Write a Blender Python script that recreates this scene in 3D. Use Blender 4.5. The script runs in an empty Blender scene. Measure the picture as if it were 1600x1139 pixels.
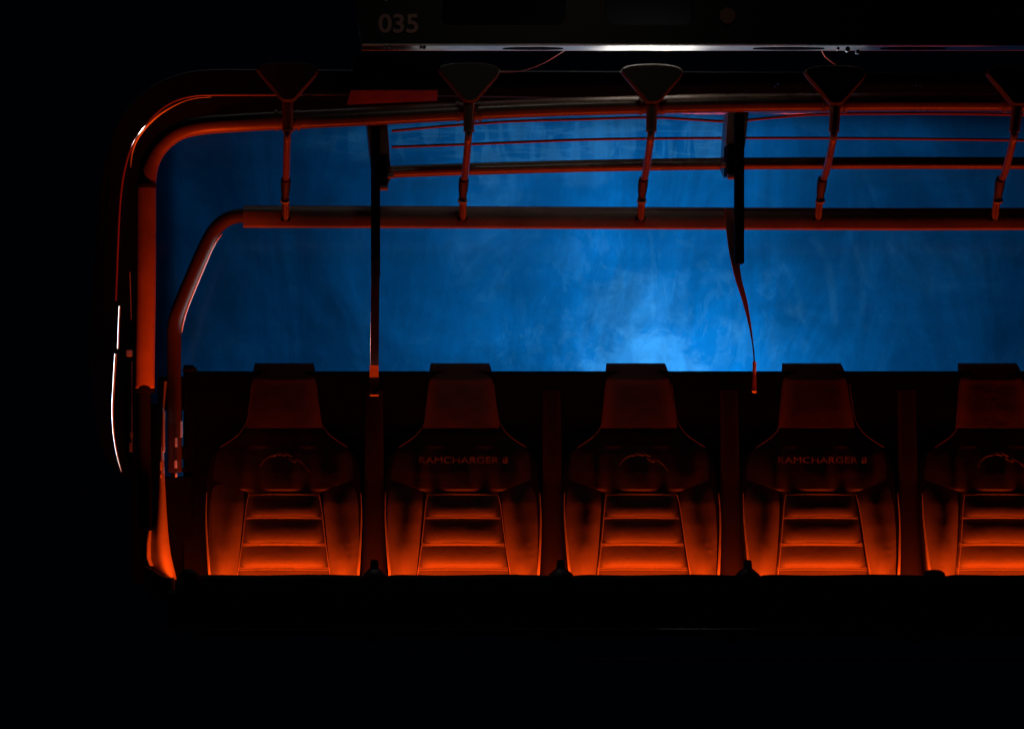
import bpy, bmesh, math, random
from mathutils import Vector, Matrix

sc = bpy.context.scene
C = sc.collection
R = math.radians
random.seed(7)

# ------------------------------------------------------------------ camera, world, lamps, exposure
D = 10.0            # metres from the lens to the plane of the seat backs
S = 530.0           # photo pixels per metre in that plane
CX, CY = 400.0, 900.0   # where the optical axis meets the photo (it is an off-centre crop)

def W(px, py, Y=0.0):
    k = (D + Y) / (D * S)
    return Vector(((px - CX) * k, Y, (CY - py) * k))

cam_d = bpy.data.cameras.new('camera')
cam = bpy.data.objects.new('camera', cam_d)
C.objects.link(cam)
cam.location = (0, -D, 0)
cam.rotation_euler = (R(90), 0, 0)
cam_d.sensor_width = 36.0
cam_d.lens = S * D / 1600.0 * 36.0
cam_d.shift_x = (800 - CX) / 1600.0
cam_d.shift_y = (CY - 569.5) / 1600.0
cam_d.clip_start = 0.1
cam_d.clip_end = 200
sc.camera = cam

w = bpy.data.worlds.new('World')
sc.world = w
w.use_nodes = True
bgn = w.node_tree.nodes['Background']
bgn.inputs[0].default_value = (0.16, 0.36, 1.0, 1)
bgn.inputs[1].default_value = 0.0008

sc.view_settings.view_transform = 'Standard'
sc.view_settings.look = 'None'
sc.view_settings.exposure = 0
sc.view_settings.gamma = 1
sc.render.engine = 'CYCLES'
sc.cycles.max_bounces = 6
sc.cycles.sample_clamp_indirect = 2

XC = W(1426, 0, 0).x        # middle of the eight seat chair
def mx(v): return Vector((2 * XC - v.x, v.y, v.z))

def area(name, loc, look, sx, sy, energy, col, spread=180):
    l = bpy.data.lights.new(name, 'AREA')
    l.shape = 'RECTANGLE'; l.size = sx; l.size_y = sy
    l.energy = energy; l.color = col; l.spread = R(spread)
    o = bpy.data.objects.new(name, l); C.objects.link(o)
    o.location = loc
    d = (Vector(look) - Vector(loc)).normalized()
    z = -d
    x = Vector((1, 0, 0)) if abs(z.x) < 0.8 else Vector((0, 1, 0)); x = (x - z * x.dot(z)).normalized()
    y = z.cross(x)
    o.rotation_euler = Matrix((x, y, z)).transposed().to_euler()
    return o

def point(name, loc, energy, col, rad):
    l = bpy.data.lights.new(name, 'POINT')
    l.energy = energy; l.color = col; l.shadow_soft_size = rad
    o = bpy.data.objects.new(name, l); C.objects.link(o); o.location = loc
    return o

ORANGE = (1.0, 0.064, 0.0025)
xl, xr = W(300, 0, 0).x, mx(W(300, 0, 0)).x
# the orange light line along the foot of the seat backs
LZ = -0.035
area('seat_light', ((xl + xr) / 2, -0.068, LZ), ((xl + xr) / 2, 0.06, LZ + 0.3), xr - xl, 0.02, 23.0, ORANGE)
area('cushion_light', ((xl + xr) / 2, -0.31, LZ - 0.02), ((xl + xr) / 2, -0.33, LZ + 0.5), xr - xl, 0.02, 14.0, ORANGE, 70)
# side lamp in the arm end
area('arm_light', W(300, 906, -0.52), W(228, 440, -0.27), 0.03, 0.03, 1.7, ORANGE, 50)
area('arm_light_low', W(282, 897, -0.24), W(248, 800, -0.05), 0.03, 0.03, 0.5, ORANGE, 120)
# white floodlights of the station behind the canopy
point('flood_light_low', W(1000, 620, 0.98), 17.0, (0.93, 0.97, 1.0), 0.22)
point('flood_light_high', W(930, 215, 0.95), 4.6, (0.85, 0.93, 1.0), 0.15)
area('flood_light_wide', W(560, 420, 4.5), W(560, 420, 0), 2.2, 1.2, 2.0, (0.8, 0.92, 1.0))
area('side_highlight_lamp', W(90, 606, -0.02), W(180, 606, -0.10), 0.012, 0.52, 0.27, (1.0, 0.96, 0.95), 9)  # added lamp, only makes the white line on the left edge
area('corner_highlight_lamp', W(110, 110, 0.0), W(222, 206, -0.085), 0.012, 0.24, 0.26, (1.0, 0.97, 0.95), 6)  # added for the highlight on the corner curve, no real source
area('arm_highlight_lamp', W(500, 514, 0.10), W(313, 444, 0.005), 0.012, 0.28, 0.028, (0.78, 0.9, 1.0), 9)  # added lamp for the pale highlight inside the bent arm
area('hinge_glint_lamp', W(345, 695, -0.055), W(275, 695, -0.035), 0.012, 0.2, 0.006, (0.6, 0.8, 1.0), 12)  # added to brighten the small glints at the hinge
area('top_edge_highlight_lamp', (0.3, 0.35, 2.9), (0.25, 0.2, 1.5), 1.4, 0.06, 0.09, (1.0, 0.97, 0.93), 50)  # added lamp that brightens the canopy's top edge
# added lamps under the carrier beam, imitating the floodlight's reflection in its flange
area('flange_fill_lamp', W(1015, 116, -0.27), W(1015, 60, -0.28), 0.26, 0.04, 0.75, (1.0, 0.93, 0.84))
area('flange_fill_lamp_long', W(1000, 96, -0.27), W(1000, 60, -0.27), 1.3, 0.05, 0.12, (0.95, 0.97, 1.0))

area('number_fill_lamp', (W(1000, 0, 0).x, -4.0, 3.6), W(850, 40, -0.3), 0.4, 0.4, 0.09, (1.0, 0.86, 0.70), 22)  # added fill so the housing number can be read

# ------------------------------------------------------------------ materials
def mat(name, col, rough=0.5, metal=0.0, spec=0.5, bump=0.0, bscale=40, vary=0.0, vscale=6, coat=0.0, sheen=0.0):
    m = bpy.data.materials.new(name); m.use_nodes = True
    nt = m.node_tree; n = nt.nodes; p = n['Principled BSDF']
    p.inputs['Base Color'].default_value = (*col, 1)
    p.inputs['Roughness'].default_value = rough
    p.inputs['Metallic'].default_value = metal
    p.inputs['Specular IOR Level'].default_value = spec
    if coat: p.inputs['Coat Weight'].default_value = coat
    tc = n.new('ShaderNodeTexCoord')
    tcv = tc.outputs['Object']
    if 'leather' in name:
        oi = n.new('ShaderNodeObjectInfo'); va = n.new('ShaderNodeVectorMath'); va.operation = 'ADD'
        sc2 = n.new('ShaderNodeMath'); sc2.operation = 'MULTIPLY'; sc2.inputs[1].default_value = 37.0
        nt.links.new(oi.outputs['Random'], sc2.inputs[0]); nt.links.new(tcv, va.inputs[0]); nt.links.new(sc2.outputs[0], va.inputs[1]); tcv = va.outputs[0]
    if vary:
        no = n.new('ShaderNodeTexNoise'); no.inputs['Scale'].default_value = vscale; no.inputs['Detail'].default_value = 6
        nt.links.new(tcv, no.inputs['Vector'])
        mr = n.new('ShaderNodeMapRange'); mr.inputs['From Min'].default_value = 0.3; mr.inputs['From Max'].default_value = 0.7
        mr.inputs['To Min'].default_value = 1 - vary; mr.inputs['To Max'].default_value = 1 + vary
        nt.links.new(no.outputs['Fac'], mr.inputs['Value'])
        mu = n.new('ShaderNodeVectorMath'); mu.operation = 'SCALE'; mu.inputs[0].default_value = col
        nt.links.new(mr.outputs[0], mu.inputs['Scale'])
        nt.links.new(mu.outputs[0], p.inputs['Base Color'])
        m2 = n.new('ShaderNodeMapRange'); m2.inputs['To Min'].default_value = max(0.05, rough - 0.12); m2.inputs['To Max'].default_value = min(1, rough + 0.12)
        nt.links.new(no.outputs['Fac'], m2.inputs['Value']); nt.links.new(m2.outputs[0], p.inputs['Roughness'])
    if bump:
        nb = n.new('ShaderNodeTexNoise'); nb.inputs['Scale'].default_value = bscale; nb.inputs['Detail'].default_value = 8
        nt.links.new(tcv, nb.inputs['Vector'])
        b = n.new('ShaderNodeBump'); b.inputs['Strength'].default_value = bump; b.inputs['Distance'].default_value = 0.01
        nt.links.new(nb.outputs['Fac'], b.inputs['Height']); nt.links.new(b.outputs[0], p.inputs['Normal'])
    return m

M = {}
M['leather'] = mat('leather', (0.085, 0.08, 0.08), 0.55, bump=0.6, bscale=9, vary=0.15, vscale=5, spec=0.35)
M['leather_top'] = mat('leather_top', (0.025, 0.02, 0.02), 0.6, bump=0.8, bscale=10, vary=0.2, vscale=6, spec=0.3)  # darker copy of leather, shade on the shoulder pad put into the colour
M['leather_shell'] = mat('leather_shell', (0.008, 0.007, 0.007), 0.6, bump=0.3, bscale=10, spec=0.2)  # darkest leather copy, shell edges fade into shade by colour
M['piping'] = mat('piping', (0.22, 0.21, 0.20), 0.5)
M['thread'] = mat('thread', (0.2, 0.18, 0.17), 0.6)
M['embroidery'] = mat('embroidery', (0.085, 0.065, 0.045), 0.6, vary=0.95, vscale=45)
M['tube'] = mat('tube_paint', (0.15, 0.095, 0.07), 0.3, spec=0.5, vary=0.2, vscale=9, bump=0.04, bscale=60)
M['bar'] = mat('bar_paint', (0.05, 0.035, 0.03), 0.55, spec=0.2, vary=0.2, vscale=9)
M['pad'] = mat('bar_padding', (0.17, 0.12, 0.10), 0.5, vary=0.2, vscale=12, bump=0.08, bscale=50)
M['black'] = mat('black_plastic', (0.012, 0.012, 0.013), 0.5, vary=0.2, spec=0.3)
M['blackm'] = mat('black_matte', (0.003, 0.003, 0.0035), 0.8, spec=0.03)
M['rim'] = mat('rim_navy', (0.0025, 0.004, 0.014), 0.8, spec=0.02, vary=0.2)
M['chrome'] = mat('chrome', (0.75, 0.75, 0.76), 0.16, metal=1.0)
M['steel'] = mat('galvanised_steel', (0.5, 0.5, 0.49), 0.42, metal=0.7, vary=0.3, vscale=10)
M['housing'] = mat('housing_paint', (0.012, 0.011, 0.011), 0.5, spec=0.3, vary=0.3, vscale=5)
M['number'] = mat('number_vinyl', (0.55, 0.27, 0.22), 0.55)
M['paddle'] = mat('paddle_rubber', (0.045, 0.036, 0.026), 0.6, vary=0.2, vscale=12)
M['strap'] = mat('strap_web', (0.22, 0.07, 0.05), 0.8, bump=0.3, bscale=300)
M['label'] = mat('strap_label', (0.75, 0.55, 0.42), 0.7)
M['side'] = mat('side_moulding', (0.24, 0.22, 0.21), 0.5, vary=0.1)
M['red_trim_and_reflection'] = mat('red_trim_and_reflection', (0.26, 0.07, 0.10), 0.4)  # edge trim, also the tube reflections painted as red lines
M['divider'] = mat('divider_rubber', (0.03, 0.08, 0.12), 0.4)
M['seal'] = mat('edge_seal', (0.5, 0.5, 0.52), 0.5)
M['white'] = mat('highlight_white', (0.8, 0.8, 0.8), 0.35)  # pale colour standing in for specular highlights
M['underside_lit'] = mat('underside_lit_red', (0.10, 0.03, 0.018), 0.8, spec=0.1, vary=0.25, vscale=20)  # orange light from below put into the underside's colour
M['bolt'] = mat('bolt_brown', (0.3, 0.12, 0.06), 0.6)  # brownish red cap colour
M['rubber'] = mat('rubber', (0.02, 0.022, 0.026), 0.45, vary=0.2, vscale=30)

CHX, CHZ = 0.0, 0.0     # canopy mesh coordinates are world coordinates
def bubble_mat():
    m = bpy.data.materials.new('blue_canopy_plastic'); m.use_nodes = True
    nt = m.node_tree; n = nt.nodes; L = nt.links
    n.clear()
    out = n.new('ShaderNodeOutputMaterial')
    tc = n.new('ShaderNodeTexCoord')
    def noise(scale, sx, sy, sz, rot=0, det=6, dist=0.0, rough=0.6):
        mp = n.new('ShaderNodeMapping'); mp.inputs['Scale'].default_value = (sx, sy, sz); mp.inputs['Rotation'].default_value = (0, rot, 0)
        L.new(tc.outputs['Object'], mp.inputs['Vector'])
        t = n.new('ShaderNodeTexNoise'); t.inputs['Scale'].default_value = scale; t.inputs['Detail'].default_value = det
        t.inputs['Distortion'].default_value = dist; t.inputs['Roughness'].default_value = rough
        L.new(mp.outputs[0], t.inputs['Vector']); return t.outputs['Fac']
    def rng(v, a, b, c, d):
        r = n.new('ShaderNodeMapRange'); r.inputs[1].default_value = a; r.inputs[2].default_value = b
        r.inputs[3].default_value = c; r.inputs[4].default_value = d; L.new(v, r.inputs[0]); return r.outputs[0]
    def mul(a, b):
        q = n.new('ShaderNodeMath'); q.operation = 'MULTIPLY'
        L.new(a, q.inputs[0])
        if isinstance(b, float): q.inputs[1].default_value = b
        else: L.new(b, q.inputs[1])
        return q.outputs[0]
    def add(a, b):
        q = n.new('ShaderNodeMath'); q.operation = 'ADD'; L.new(a, q.inputs[0]); L.new(b, q.inputs[1]); return q.outputs[0]
    cloud = rng(noise(1.3, 1, 1, 1.2, 0, 8, 0.6), 0.35, 0.65, 0.6, 1.25)       # broad grime
    wipe = rng(noise(3.2, 1, 1, 0.28, R(28), 7, 1.2, 0.7), 0.42, 0.66, 0.86, 1.35)   # wiping arcs
    horiz = rng(noise(16, 0.05, 1, 1, 0, 3, 0.0), 0.3, 0.7, 0.94, 1.06)        # faint horizontal drag lines
    fine = rng(noise(26, 1, 1, 1, 0, 8, 0.4, 0.8), 0.3, 0.7, 0.94, 1.06)
    dens = mul(mul(cloud, wipe), mul(horiz, fine))
    pale = mul(rng(noise(2.6, 1, 1, 1, 0.5, 9, 1.5, 0.75), 0.50, 0.72, 0.0, 1.0), rng(noise(9, 1, 1, 0.6, R(-30), 6, 0.6), 0.4, 0.7, 0.15, 1.0))
    # the big pale patch low in the middle
    def blob(px_, py_, rx, rz, noi):
        c = W(px_, py_, 0.45)
        mp = n.new('ShaderNodeMapping'); mp.vector_type = 'POINT'
        mp.inputs['Location'].default_value = (-(c.x + CHX) / rx, 0, -(c.z + CHZ) / rz); mp.inputs['Scale'].default_value = (1 / rx, 0, 1 / rz)
        L.new(tc.outputs['Object'], mp.inputs['Vector'])
        ln = n.new('ShaderNodeVectorMath'); ln.operation = 'LENGTH'; L.new(mp.outputs[0], ln.inputs[0])
        q = n.new('ShaderNodeMath'); q.operation = 'ADD'; L.new(ln.outputs['Value'], q.inputs[0]); L.new(rng(noi, 0.3, 0.7, -0.45, 0.45), q.inputs[1])
        return rng(q.outputs[0], 0.75, 1.05, 1.0, 0.0)
    edgy = noise(7, 1, 1, 1, 0.2, 10, 0.8, 0.75)
    patch = mul(blob(1020, 575, 0.19, 0.12, edgy), 0.75)
    patch2 = mul(blob(915, 240, 0.12, 0.10, edgy), 0.35)
    patch3 = mul(blob(1000, 470, 0.16, 0.10, edgy), 0.35)
    pale = add(pale, add(patch, add(patch2, patch3)))
    # thin scratches
    scr = rng(noise(15, 2.2, 1, 0.5, R(-38), 2, 0.9, 0.4), 0.72, 0.80, 0.0, 0.3)
    pale = add(pale, scr)
    # wipe marks that also paint the upper pane's bright reflections, curved streaks to the right of the strap
    sheets = rng(noise(5.5, 2.2, 1, 0.5, R(18), 3, 1.6, 0.5), 0.48, 0.53, 0.0, 1.0)
    sheets = add(sheets, rng(noise(12, 0.35, 1, 2.6, R(-10), 4, 1.2, 0.6), 0.53, 0.56, 0.0, 0.9))
    flat = noise(2.0, 1, 1, 1)
    pale = add(pale, mul(mul(sheets, blob(880, 215, 0.62, 0.12, flat)), 0.6))
    smear = rng(noise(7, 1.2, 1, 0.7, R(-20), 5, 2.5, 0.6), 0.53, 0.56, 0.0, 1.0)
    pale = add(pale, mul(mul(smear, blob(1010, 480, 0.45, 0.32, flat)), 0.22))
    mpw = n.new('ShaderNodeMapping'); cw = W(1130, 640, 0.45)
    mpw.inputs['Location'].default_value = (-cw.x, 0, -cw.z); mpw.inputs['Scale'].default_value = (1.0, 0.0, 0.72)
    L.new(tc.outputs['Object'], mpw.inputs['Vector'])
    wv = n.new('ShaderNodeTexWave'); wv.wave_type = 'RINGS'; wv.rings_direction = 'SPHERICAL'; wv.inputs['Scale'].default_value = 3.0
    wv.inputs['Distortion'].default_value = 3.0; wv.inputs['Detail'].default_value = 4; wv.inputs['Detail Scale'].default_value = 1.2
    L.new(mpw.outputs[0], wv.inputs['Vector'])
    pale = add(pale, mul(mul(rng(wv.outputs['Fac'], 0.78, 1.0, 0.0, 1.0), mul(blob(1280, 430, 0.36, 0.36, flat), rng(noise(6, 1, 1, 1, 0, 6, 1.0), 0.45, 0.65, 0.0, 1.0))), 0.4))
    mix = n.new('ShaderNodeMix'); mix.data_type = 'RGBA'
    mix.inputs['A'].default_value = (0.0015, 0.152, 0.50, 1)
    mix.inputs['B'].default_value = (0.03, 0.25, 0.64, 1)
    L.new(pale, mix.inputs['Factor'])
    sc_ = n.new('ShaderNodeVectorMath'); sc_.operation = 'SCALE'
    L.new(mix.outputs['Result'], sc_.inputs[0]); L.new(dens, sc_.inputs['Scale'])
    tr = n.new('ShaderNodeBsdfTranslucent'); L.new(sc_.outputs[0], tr.inputs['Color'])
    gl = n.new('ShaderNodeBsdfGlossy'); gl.inputs['Roughness'].default_value = 0.12
    gl.inputs['Color'].default_value = (0.9, 0.9, 1, 1)
    fr = n.new('ShaderNodeFresnel'); fr.inputs['IOR'].default_value = 1.45
    ms = n.new('ShaderNodeMixShader')
    L.new(fr.outputs[0], ms.inputs[0]); L.new(tr.outputs[0], ms.inputs[1]); L.new(gl.outputs[0], ms.inputs[2])
    L.new(ms.outputs[0], out.inputs['Surface'])
    return m
M['bubble'] = bubble_mat()

# ------------------------------------------------------------------ mesh helpers
KEEP = ('emblem', 'stitching')
def obj(name, bm, m, parent=None, origin=None, smooth=True, auto=35):
    if name not in KEEP and origin is None:
        bm.verts.index_update(); seen = set(); isl = []
        for v in bm.verts:
            if v in seen: continue
            st = [v]; seen.add(v); cur = []
            while st:
                q = st.pop(); cur.append(q)
                for e in q.link_edges:
                    o_ = e.other_vert(q)
                    if o_ not in seen: seen.add(o_); st.append(o_)
            isl.append(cur)
        if len(isl) > 1:
            last = None
            for cur in isl:
                nb = bmesh.new(); mp_ = {v: nb.verts.new(v.co) for v in cur}
                for f in {f for v in cur for f in v.link_faces}: nb.faces.new([mp_[v] for v in f.verts])
                last = obj(name, nb, m, parent, None, smooth, auto)
            bm.free()
            return last
    me = bpy.data.meshes.new(name)
    bmesh.ops.remove_doubles(bm, verts=bm.verts, dist=1e-6)
    bmesh.ops.recalc_face_normals(bm, faces=bm.faces)
    if origin is not None: bmesh.ops.translate(bm, verts=bm.verts, vec=-Vector(origin))
    bm.to_mesh(me); bm.free()
    if smooth:
        for p in me.polygons: p.use_smooth = True
        try: me.set_sharp_from_angle(angle=R(auto))
        except Exception: pass
    me.materials.append(m)
    o = bpy.data.objects.new(name, me); C.objects.link(o)
    if parent is not None: o.parent = parent
    if origin is not None:
        o.location = Vector(origin) - (wpos(parent) if parent is not None else Vector())
    elif parent is not None:
        o.location = -wpos(parent)
    return o

def wpos(o):
    v = Vector(o.location)
    while o.parent: o = o.parent; v += Vector(o.location)
    return v

def smooth_path(pts, seg=6):
    out = []
    n = len(pts)
    for i in range(n - 1):
        p0 = pts[max(i - 1, 0)]; p1 = pts[i]; p2 = pts[i + 1]; p3 = pts[min(i + 2, n - 1)]
        for k in range(seg):
            t = k / seg
            out.append(0.5 * ((2 * p1) + (p2 - p0) * t + (2 * p0 - 5 * p1 + 4 * p2 - p3) * t * t + (3 * p1 - p0 - 3 * p2 + p3) * t ** 3))
    out.append(pts[-1].copy())
    return out

def sweep(bm, pts, prof, cap=True, ref=Vector((0, 1, 0))):
    """prof: list of (a, b) or callable(t) -> list; a along the in-picture normal, b along depth"""
    rings = []
    n = len(pts)
    for i, p in enumerate(pts):
        t = (pts[min(i + 1, n - 1)] - pts[max(i - 1, 0)]).normalized()
        nn = ref.cross(t)
        if nn.length < 1e-4: nn = Vector((1, 0, 0))
        nn.normalize(); bb = t.cross(nn).normalized()
        pr = prof(i / (n - 1)) if callable(prof) else prof
        rings.append([bm.verts.new(p + nn * a + bb * b) for a, b in pr])
    m = len(rings[0])
    for i in range(n - 1):
        for j in range(m):
            bm.faces.new((rings[i][j], rings[i][(j + 1) % m], rings[i + 1][(j + 1) % m], rings[i + 1][j]))
    if cap:
        bm.faces.new(rings[0]); bm.faces.new(list(reversed(rings[-1])))
    return bm

def circ(r, n=18, sq=1.0):
    return [(r * math.cos(2 * math.pi * k / n), r * sq * math.sin(2 * math.pi * k / n)) for k in range(n)]

def tube(bm, pts, r, n=18, cap=True):
    if callable(r): return sweep(bm, pts, lambda t: circ(r(t), n), cap)
    return sweep(bm, pts, circ(r, n), cap)

def px(r): return r / S

def path(pl, Y=0.0, seg=6, smooth=True):
    pts = [W(p[0], p[1], p[2] if len(p) > 2 else Y) for p in pl]
    return smooth_path(pts, seg) if smooth else pts

def prism(bm, poly, Y, th, bev=0.003):
    """outline from photo px at depth Y, with real thickness th and a small bevel"""
    P = [W(a, b, Y) for a, b in poly]
    c = sum(P, Vector()) / len(P)
    def ring(ins, y):
        out = []
        for p in P:
            d = (c - p); d.y = 0
            q = p + d.normalized() * ins if d.length > ins else p.copy()
            q.y = y; out.append(bm.verts.new(q))
        return out
    rs = [ring(bev, Y), ring(0, Y + bev), ring(0, Y + th - bev), ring(bev, Y + th)]
    n = len(P)
    bm.faces.new(rs[0]); bm.faces.new(list(reversed(rs[-1])))
    for a, b in zip(rs, rs[1:]):
        for j in range(n): bm.faces.new((a[j], a[(j + 1) % n], b[(j + 1) % n], b[j]))
    return bm

def rbox(bm, x0, y0, x1, y1, Y, th, bev=0.003):
    p = bev * S
    p = min(p, abs(x1 - x0) * 0.3, abs(y1 - y0) * 0.3)
    poly = [(x0 + p, y0), (x1 - p, y0), (x1, y0 + p), (x1, y1 - p), (x1 - p, y1), (x0 + p, y1), (x0, y1 - p), (x0, y0 + p)]
    return prism(bm, poly, Y, th, min(bev, th * 0.3))

def disc(bm, cx, cy, r, Y, th, n=20, bev=0.002):
    return prism(bm, [(cx + r * math.cos(2 * math.pi * k / n), cy + r * math.sin(2 * math.pi * k / n)) for k in range(n)], Y, th, bev)

def interp(tab, y):
    if y <= tab[0][0]: return tab[0][1:]
    for a, b in zip(tab, tab[1:]):
        if y <= b[0]:
            t = (y - a[0]) / (b[0] - a[0]); 
            return tuple(a[k] + (b[k] - a[k]) * t for k in range(1, len(a)))
    return tab[-1][1:]

def pad(bm, tab, Yf, nu=24, nv=24, back=0.05):
    """upholstered panel: tab rows (y, x_left, x_right); Yf(u, v, x, y) gives the depth"""
    y0, y1 = tab[0][0], tab[-1][0]
    g = []
    for j in range(nv + 1):
        v = j / nv; y = y0 + (y1 - y0) * v
        a, b = interp(tab, y); row = []
        for i in range(nu + 1):
            u = i / nu; x = a + (b - a) * u
            row.append(bm.verts.new(W(x, y, Yf(u, v, x, y))))
        g.append(row)
    for j in range(nv):
        for i in range(nu): bm.faces.new((g[j][i], g[j][i + 1], g[j + 1][i + 1], g[j + 1][i]))
    edge = g[0][:] + [g[j][-1] for j in range(1, nv + 1)] + g[-1][-2::-1] + [g[j][0] for j in range(nv - 1, 0, -1)]
    bk = [bm.verts.new(v.co + Vector((0, back, 0))) for v in edge]
    n = len(edge)
    for k in range(n): bm.faces.new((edge[k], edge[(k + 1) % n], bk[(k + 1) % n], bk[k]))
    bm.faces.new(bk)
    return bm

def textmesh(name, body, size, m, loc, parent, extr=0.0008, offset=0.0, sx=1.0, spacing=1.0):
    cu = bpy.data.curves.new(name, 'FONT'); cu.body = body; cu.size = size; cu.extrude = extr; cu.offset = offset
    cu.align_x = 'CENTER'; cu.align_y = 'CENTER'; cu.space_character = spacing
    to = bpy.data.objects.new('tmp', cu); C.objects.link(to)
    dg = bpy.context.evaluated_depsgraph_get()
    me = bpy.data.meshes.new_from_object(to.evaluated_get(dg))
    bpy.data.objects.remove(to); bpy.data.curves.remove(cu)
    me.name = name
    me.transform(Matrix.Rotation(R(90), 4, 'X') @ Matrix.Diagonal((sx, 1, 1, 1)))
    me.materials.clear(); me.materials.append(m)
    o = bpy.data.objects.new(name, me); C.objects.link(o); o.parent = parent
    o.location = Vector(loc) - wpos(parent)
    return o

BM = bmesh.new
def tag(o, label, cat=None, group=None):
    o['label'] = label
    if cat: o['category'] = cat
    if group: o['group'] = group
    return o

# ------------------------------------------------------------------ the chair
chair = bpy.data.objects.new('chairlift_chair', None); C.objects.link(chair)
chair.location = W(1411, 990, -0.2)
tag(chair, 'eight seat chairlift carrier numbered 035 with glowing orange seat backs and raised blue canopy', 'chairlift')

# ---- canopy: blue translucent shell
def canopy():
    bm = BM()
    # across: from the left rim to the right rim ; up: from below the seat backs to the top rim
    def yd(u, v):
        # depth: deep in the middle, curling forward to the rims
        e = abs(2 * u - 1)
        side = max(0.0, (e - 0.962) / 0.038)
        top = max(0.0, (v - 0.90) / 0.10)
        return 0.50 - 0.03 * side ** 1.5 - 0.12 * top ** 2 - 0.05 * (2 * v - 1) ** 2
    NU, NV = 260, 46
    x0, x1 = W(232, 0, 0).x, 2 * XC - W(232, 0, 0).x
    g = []
    for j in range(NV + 1):
        v = j / NV; row = []
        for i in range(NU + 1):
            u = i / NU
            z = W(0, 770, 0).z + (W(0, 135, 0).z - W(0, 770, 0).z) * v
            Y = yd(u, v)
            k = (D + Y) / D
            row.append(bm.verts.new(((x0 + (x1 - x0) * u) * k, Y, z * k)))
        g.append(row)
    for j in range(NV):
        for i in range(NU): bm.faces.new((g[j][i], g[j][i + 1], g[j + 1][i + 1], g[j + 1][i]))
    return obj('canopy', bm, M['bubble'], chair)
shell = canopy()

# rim of the canopy : dark navy band with real depth
outer = [(190, 745), (160, 700), (148, 640), (141, 560), (142, 480), (150, 380), (158, 290), (176, 215), (200, 172), (240, 136), (290, 116), (340, 111), (420, 111), (560, 112), (800, 113), (1100, 114), (1411, 115)]
inner = [(222, 745), (218, 700), (216, 640), (214, 560), (212, 480), (213, 380), (216, 300), (226, 258), (240, 232), (264, 212), (296, 202), (340, 196), (420, 188), (560, 180), (800, 170), (1100, 162), (1411, 158)]
def rim_band():
    bm = BM()
    o = path(outer, 0.10); i_ = path(inner, 0.22)
    o += [mx(p) for p in reversed(o[:-1])]; i_ += [mx(p) for p in reversed(i_[:-1])]
    rows = []
    for a, b in zip(o, i_):
        rows.append([bm.verts.new(a + Vector((0, 0.06, 0))), bm.verts.new(a), bm.verts.new(a + (b - a) * 0.5 + Vector((0, -0.05, 0))), bm.verts.new(b), bm.verts.new(b + Vector((0, 0.05, 0)))])
    for r1, r2 in zip(rows, rows[1:]):
        for k in range(4): bm.faces.new((r1[k], r1[k + 1], r2[k + 1], r2[k]))
        bm.faces.new((r1[4], r1[0], r2[0], r2[4]))
    return obj('canopy_rim', bm, M['rim'], shell)
rim_band()
bm = BM()
pl = path([(142, 480), (150, 380), (158, 290), (176, 215), (200, 172), (240, 136), (290, 116), (340, 111), (420, 111), (560, 112), (800, 113), (1100, 114), (1411, 115)], 0.15)
pl = [p + Vector((0, 0, 0.0015)) for p in pl]
pl += [mx(p) for p in reversed(pl[:-1])]
tube(bm, pl, px(1.3), 10)
obj('edge_seal', bm, M['seal'], shell)
bm = BM()
pl = path([(181, 470), (183, 420), (187, 330), (194, 270), (208, 226), (236, 186), (266, 162), (300, 151), (340, 149), (420, 149), (540, 149), (700, 151), (860, 154), (1000, 160)], 0.02)
tube(bm, pl, px(1.5), 10)
obj('red_seam', bm, M['red_trim_and_reflection'], shell)
bm = BM()
tube(bm, path([(204, 262), (207, 236), (216, 214), (236, 190), (262, 171), (296, 156), (330, 152)], -0.085), lambda t: px(0.5 + 1.9 * math.sin(math.pi * min(1, t * 1.25)) if t < 0.8 else 0.5), 10)
tube(bm, path([(187, 478), (185.5, 515), (184.5, 545)], -0.10), px(1.3), 8)
obj('rim_highlight', bm, M['white'], shell)  # white highlights along the rim, modelled as thin tubes
bm = BM()
tube(bm, path([(181, 553), (178, 600), (176, 640), (178, 680), (184, 715), (190, 737)], -0.10), lambda t: px(2.0 - 1.2 * t), 8)
obj('side_highlight', bm, M['white'], shell)  # specular line on the left edge, modelled as a thin white tube
bm = BM()
tube(bm, path([(203, 425), (204, 460), (205, 500)], 0.02), px(0.9), 8)
tube(bm, path([(206, 565), (206, 640), (206, 702)], 0.02), px(0.9), 8)
rbox(bm, 197, 546, 207, 557, 0.0, 0.02)
rbox(bm, 203, 675, 208, 684, 0.0, 0.01, 0.001)
rbox(bm, 202, 692, 207, 706, 0.0, 0.01, 0.001)
obj('latch_rod', bm, M['steel'], shell)

# reflections of the lit tubes, modelled as thin red lines in the upper canopy
for pl, nm in (([(612, 205), (700, 197), (800, 190), (900, 187), (1010, 184), (1080, 187), (1140, 190), (1200, 185), (1260, 180), (1340, 178), (1500, 178), (1640, 181)], 'canopy_reflection'),
               ([(612, 230), (700, 227), (800, 223), (900, 219), (1000, 217), (1200, 216), (1400, 217), (1640, 220)], 'canopy_reflection')):
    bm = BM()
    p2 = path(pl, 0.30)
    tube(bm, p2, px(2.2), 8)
    obj(nm, bm, M['red_trim_and_reflection'], shell)

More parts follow.
